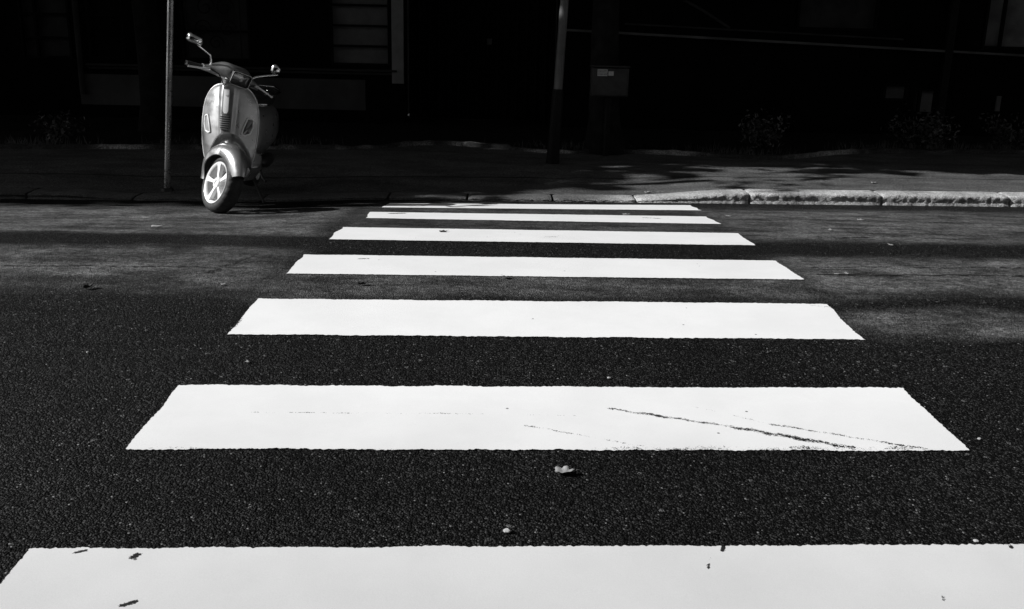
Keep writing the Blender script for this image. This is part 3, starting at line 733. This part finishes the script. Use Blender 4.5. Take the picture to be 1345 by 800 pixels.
# mudguard
mg = []; 
for i in range(31):
    u = i / 30; a = R(-62) + u * R(160)       # angle from top, negative = forwards
    rc = .275 + .032 * math.sin(u * math.pi)
    w = .108 * (.42 + .58 * math.sin(min(u * 1.35, 1) * math.pi / 2 + .0) ** .9) * (1 - .35 * sm(.72, 1, u))
    ring = []
    for j in range(17):
        b = math.pi * j / 16; xx = -w * math.cos(b); rr = rc - .105 * (1 - math.sin(b) ** .62)
        ring.append(Vector((xx, rr * math.sin(a), WR + rr * math.cos(a))))
    inner = [Vector((v.x * .94, 0 + (v.y) * .982, WR + (v.z - WR) * .982)) for v in ring[::-1]]
    mg.append(ring + inner)
mgo = MB().rings(mg).xf(st).build('mudguard', 'body_paint', sc, angle=60)
# leg shield
ZW = [(.20, .085), (.24, .125), (.28, .152), (.32, .168), (.38, .184), (.46, .197), (.55, .205), (.64, .206), (.72, .200), (.78, .188), (.82, .172), (.855, .150), (.88, .125), (.895, .100), (.905, .07), (.910, .035)]
def halfw(z): return float(np.interp(z, [a for a, b in ZW], [b for a, b in ZW]))
def shield_pt(s, z):
    w = halfw(z); x = s * w
    yc = .12 + .23 * sm(.2, .95, z) ** .9 * 1.0 + .0
    yc = float(np.interp(z, [.2, .3, .45, .6, .75, .9, .95], [.27, .235, .235, .255, .285, .325, .345]))
    y = yc + .135 * abs(s) ** 2.0 * (w / .20)
    # centre spine standing proud, broad at the top and fading to the wheel arch
    hwid = .050 + .035 * (z - .5)
    y -= .026 * (1 - sm(hwid * .65, hwid * 1.25, abs(x))) * sm(.46, .56, z)
    # wheel arch pressed in behind the mudguard
    e = math.hypot((x - .015) / .165, (z - .22) / .335)
    y += .075 * (1 - sm(.84, 1.04, e))
    return Vector((x, y, z))
NZ, NS = 130, 110
zz = [.20 + (.910 - .20) * (i / NZ) for i in range(NZ + 1)]; 
zz = [.20 + .710 * (1 - (1 - i / NZ) ** 1.35) for i in range(NZ + 1)]
fr_ = [[shield_pt(-1 + 2 * j / NS, z) for j in range(NS + 1)] for z in zz]
bk = [[p + Vector((-.01 * (j / NS * 2 - 1), .018, 0)) for j, p in enumerate(r_)] for r_ in fr_]
rings = [a + b[::-1] for a, b in zip(fr_, bk)]
sh = MB().rings(rings).build('leg_shield', 'body_paint', sc, angle=50)
edge = [r_[0] + Vector((-.003, .010, 0)) for r_ in fr_] + [r_[-1] + Vector((.003, .010, 0)) for r_ in fr_[::-1]]
MB().tube(edge, .006, 8).build('shield_trim', 'silver', sh)
def on(x, z, off=0.0):
    p = shield_pt(x / halfw(z), z); return Vector((x, p.y - off, z))
def plate(x0, x1, z0, z1, off, th, name, mat, parent, nx=6, nz=10, skew=0, taper=0):
    g = []; 
    for i in range(nz + 1):
        z = z0 + (z1 - z0) * i / nz; tw = 1 - taper * (1 - i / nz)
        xm = (x0 + x1) / 2 + skew * (i / nz - .5); hw = (x1 - x0) / 2 * tw
        rr = min(hw, .3 * (x1 - x0)); edge_ = min(z - z0, z1 - z); hw2 = hw - (rr - math.sqrt(max(rr * rr - max(rr - edge_, 0) ** 2, 0))) * .8
        g.append([on(xm - hw2 + 2 * hw2 * j / nx, z, off) for j in range(nx + 1)])
    b = [[p + Vector((0, th, 0)) for p in r_] for r_ in g]
    return MB().rings([a + c[::-1] for a, c in zip(g, b)]).build(name, mat, parent, angle=45)
plate(-.024, .014, .705, .875, .016, .026, 'horn_cover', 'chrome_satin', sh, skew=.0)
plate(-.024, .014, .835, .882, .021, .026, 'cover_cap', 'alloy', sh)
plate(-.052, .032, .580, .695, .004, .02, 'horn_grille', 'dark_metal', sh, taper=.25)
sl = MB()
for k in range(7):
    z = .588 + k * .0158; hw = .036 + .007 * (k / 6)
    sl.rings([[on(xx, z, .014), on(xx, z + .007, .014), on(xx, z + .007, -.004), on(xx, z, -.004)] for xx in np.linspace(-.010 - hw, -.010 + hw, 9)])
sl.build('grille_bars', 'body_paint', sh, smooth=False)
for sgn in (-1, 1):
    fr2 = MB(); out = []
    sh_ = [(.142, .672), (.165, .668), (.178, .655), (.176, .600), (.160, .555), (.128, .545), (.108, .552), (.118, .60)]
    if sgn < 0: sh_ = [(.128 + (x - .108) * .8, z) for x, z in sh_]
    ccx = sum(p[0] for p in sh_) / 8; ccz = sum(p[1] for p in sh_) / 8
    sm_ = []
    for i in range(len(sh_)):
        a = Vector(sh_[i]); b = Vector(sh_[(i + 1) % len(sh_)]); 
        for q in range(4): sm_.append(a.lerp(b, q / 4))
    pts = [on(sgn * p.x, p.y, .006) for p in sm_]; pts.append(pts[0])
    fo = MB().tube(pts, .0065, 8, cap=False).build('indicator', 'alloy', sh)
    
    ring = [on(sgn * p.x, p.y, .002) for p in sm_]; mid = [on(sgn * (p.x * .5 + ccx * .5), p.y * .5 + ccz * .5, .010) for p in sm_]
    n = len(ring); MB().add(ring + mid + [on(sgn * ccx, ccz, .012)], [(i, (i + 1) % n, n + (i + 1) % n, n + i) for i in range(n)] + [(n + i, n + (i + 1) % n, 2 * n) for i in range(n)]).build('indicator_lens', 'lens' if sgn > 0 else 'clear_lens', fo)
# glove box and inner shield
MB().box((0, .43, .70), (.30, .10, .24)).build('glove_box', 'plastic', sc, bevel=.03)
MB().tube([(0, .34, .52), (0, .41, .74), (0, .44, .93)], [.04, .045, .04], 16).build('steering_column', 'plastic', sc)
# floorboard
rings = []
for i in range(17):
    u = i / 16; y = .30 + u * .52; w = .17 + .03 * math.sin(u * math.pi) ; zt = .30 - .02 * math.sin(u * math.pi) + .05 * sm(.7, 1, u)
    rings.append([Vector((x, y, z)) for x, z in [(-w, zt - .03), (-w * .98, zt), (-.05, zt), (-.04, zt + .03), (.04, zt + .03), (.05, zt), (w * .98, zt), (w, zt - .03), (w * .8, zt - .10), (-w * .8, zt - .10)]])
MB().rings(rings).build('floorboard', 'body_paint', sc, bevel=.008)
MB().box((0, .55, .20), (.16, .5, .10)).build('chassis', 'dark_metal', sc, bevel=.02)
# rear body
rings = []
prof_y = [(.74, .10, .30, .70), (.80, .15, .28, .73), (.90, .185, .28, .75), (1.02, .215, .29, .755), (1.18, .225, .31, .75), (1.34, .215, .35, .74), (1.46, .18, .40, .725), (1.56, .12, .47, .70), (1.60, .06, .54, .66)]
yy = np.linspace(.74, 1.60, 26)
for y in yy:
    w, zb, zt = [float(np.interp(y, [p[0] for p in prof_y], [p[k] for p in prof_y])) for k in (1, 2, 3)]
    ring = []
    for k in range(32):
        a = 2 * math.pi * k / 32; cx, cz = math.cos(a), math.sin(a); f_ = lambda t, p: math.copysign(abs(t) ** p, t)
        wz = (zt + zb) / 2 + (zt - zb) / 2 * f_(cz, .75); ww = w * f_(cx, .7) * (1 - .22 * sm(.45, 1, cz) - .15 * sm(.2, 1, -cz))
        ring.append(Vector((ww, y, wz)))
    rings.append(ring)
MB().rings(rings).build('rear_cowl', 'body_paint', sc, angle=60)
rings = []
for i in range(20):
    u = i / 19; y = .70 + u * .80; w = (.11 + .06 * sm(0, .35, u)) * (1 - .35 * sm(.8, 1, u)); zt = .80 + .03 * sm(.45, .6, u) - .02 * sm(.9, 1, u) - .03 * (1 - sm(0, .12, u)); 
    rings.append([Vector((w * math.copysign(abs(math.cos(a)) ** .6, math.cos(a)), y, .755 + (zt - .755) * math.copysign(abs(math.sin(a)) ** .6, math.sin(a)))) for a in [2 * math.pi * k / 24 for k in range(24)]])
MB().rings(rings).build('seat', 'seat_vinyl', sc, angle=60)
MB().tube([(.13, 1.22, .77), (.19, 1.28, .79), (.20, 1.45, .81), (.12, 1.62, .83), (-.12, 1.62, .83), (-.20, 1.45, .81), (-.19, 1.28, .79), (-.13, 1.22, .77)], .010, 10).build('grab_rail', 'chrome', sc)
MB().tube([(.10, .66, .745), (.17, .67, .755), (.215, .70, .755), (.222, .74, .745), (.19, .78, .735), (.12, .78, .73)], .006, 10).build('seat_strap_bar', 'chrome', sc)
tl = MB().ell((0, 1.61, .62), (.05, .03, .06)); tl.build('tail_light', 'lens', sc)
MB().tube([(-.02, 1.40, .24), (.10, 1.35, .20), (.14, 1.30, .20)], .02, 10).build('rear_axle_arm', 'dark_metal', sc)
MB().ell((.14, 1.18, .25), (.055, .22, .06)).build('engine_case', 'dark_metal', sc)
MB().ell((-.14, 1.42, .27), (.05, .20, .06)).build('exhaust', 'dark_metal', sc)
MB().tube([(.12, .62, .22), (.20, .60, .06), (.235, .58, -.005 + .0)], .010, 8).build('side_stand', 'dark_metal', sc)
MB().tube([(.12, .95, .22), (.16, .92, .14), (.20, .86, .12)], .011, 8).build('footrest', 'dark_metal', sc)
# handlebar assembly (turned with the wheel)
HC = AX_P + AX_D * ((.972 - .215) / AX_D.z)     # headset centre
hy, hz = HC.y, HC.z
rings = []
for i in range(33):
    s = -1 + 2 * i / 32; x = s * .235; a_ = abs(s)
    ry = .028 + .062 * (1 - sm(.25, .95, a_)); rz = .024 + .040 * (1 - sm(.25, .98, a_)); cy = hy - .035 * (1 - sm(.1, .7, a_)) + .02 * a_; cz = hz + .018 - .035 * sm(.3, 1, a_)
    rings.append([Vector((x, cy + ry * math.cos(2 * math.pi * k / 24), cz + rz * math.copysign(abs(math.sin(2 * math.pi * k / 24)) ** .8, math.sin(2 * math.pi * k / 24)))) for k in range(24)])
hb = MB().rings(rings).xf(st).build('handlebar', 'body_paint', sc, angle=60)
MB().tube([(0, hy - .02, hz - .10), (0, hy - .01, hz - .02)], [.06, .075], 20).xf(st).build('headset_neck', 'body_paint', hb)
# headlamp : rounded rectangular bezel tilted a little back
tilt = Matrix.Rotation(R(12), 3, 'X')
def rr_(w, h, r, n=6):
    out = []
    for cx, cz, a0 in ((w - r, h - r, 0), (-w + r, h - r, 90), (-w + r, -h + r, 180), (w - r, -h + r, 270)):
        for k in range(n + 1): a = R(a0 + 90 * k / n); out.append((cx + r * math.cos(a), cz + r * math.sin(a)))
    return out
def hl_(pt, y): return Vector((.02, hy - .085, hz + .002)) + tilt @ Vector((pt[0], y, pt[1]))
o_ = rr_(.078, .052, .020)
MB().rings([[hl_(p, .06) for p in rr_(.074, .052, .02)], [hl_(p, .0) for p in o_], [hl_(p, -.022) for p in o_]]).xf(st).build('headlight_shell', 'body_paint', hb)
hr_ = MB(); A = [hl_(p, -.020) for p in rr_(.082, .056, .022)]; B = [hl_(p, -.034) for p in rr_(.082, .056, .022)]; C = [hl_(p, -.036) for p in rr_(.070, .045, .016)]; D = [hl_(p, -.022) for p in rr_(.068, .043, .016)]
hl_o = hr_.rings([A, B, C, D], cap=False).xf(st).build('headlight', 'plastic', hb)
MB().tube([hl_(p, -.0355) for p in rr_(.078, .052, .020) + rr_(.078, .052, .020)[:1]], .0022, 6, cap=False).xf(st).build('headlight_trim', 'silver', hb)
lg = []
for q, yy_ in ((1.0, -.024), (.8, -.030), (.5, -.033), (.15, -.034)): lg.append([hl_((p[0] * q, p[1] * q), yy_) for p in rr_(.069, .044, .016)])
MB().rings(lg).xf(st).build('headlight_lens', 'lens', hb)
MB().ell(tuple(hl_((0, 0), -.034)), (.016, .006, .014)).xf(st).build('bulb_cover', 'clear_lens', hb)
# grips and levers
for sgn in (-1, 1):
    MB().tube([(sgn * .215, hy + .02, hz - .015), (sgn * .26, hy + .03, hz - .022), (sgn * .335, hy + .05, hz - .03)], [.019, .018, .018], 14).xf(st).build('grip', 'rubber', hb)
    MB().tube([(sgn * .335, hy + .05, hz - .03), (sgn * .350, hy + .054, hz - .031)], [.020, .019], 14).xf(st).build('bar_end', 'chrome', hb)
    MB().tube([(sgn * .19, hy - .02, hz - .012), (sgn * .22, hy - .045, hz - .016), (sgn * .28, hy - .05, hz - .030), (sgn * .345, hy - .025, hz - .045), (sgn * .357, hy - .02, hz - .046)], [.010, .008, .0065, .0065, .010], 10).xf(st).build('lever', 'silver', hb)
for sgn in (-1, 1):
    MB().tube([(sgn * .19, hy - .03, hz - .01), (sgn * .14, hy - .075, hz - .02), (sgn * .08, hy - .06, hz - .07), (sgn * .04, hy - .01, hz - .10)], .0045, 6).xf(st).build('brake_cable', 'plastic', hb)
# mirrors
def mirror(root, arm, head, nrm, w, h, name='mirror'):
    a = MB().tube([root] + arm, [.008] * (len(arm) + 1), 10).xf(st).build('mirror_arm', 'chrome', hb)
    n_ = Vector(nrm).normalized(); q = n_.to_track_quat('Y', 'Z').to_matrix()
    shell = []
    for sc_, d_ in ((.05, -.045), (.45, -.042), (.78, -.028), (.96, -.010), (1.0, .004), (.96, .008)):
        shell.append([Vector(head) + q @ Vector((p[0] * sc_, d_, p[1] * sc_)) for p in rr_(w, h, min(w, h) * .75)])
    MB().rings(shell).xf(st).build(name, 'chrome', hb)
    MB().rings([[Vector(head) + q @ Vector((p[0] * s2, .0095, p[1] * s2)) for p in rr_(w, h, min(w, h) * .75)] for s2 in (.92, .5, .05)]).xf(st).build('mirror_glass', 'mirror_glass', hb)
mirror((-.185, hy, hz + .02), [(-.195, hy, hz + .055), (-.215, hy - .005, hz + .085), (-.355, hy - .028, hz + .125)], (-.375, hy - .035, hz + .152), (.25, 1, .12), .062, .036)
mirror((.165, hy, hz + .035), [(.185, hy - .005, hz + .055), (.25, hy - .015, hz + .090), (.335, hy - .03, hz + .130)], (.300, hy - .035, hz + .165), (-.25, 1, .05), .038, .040)
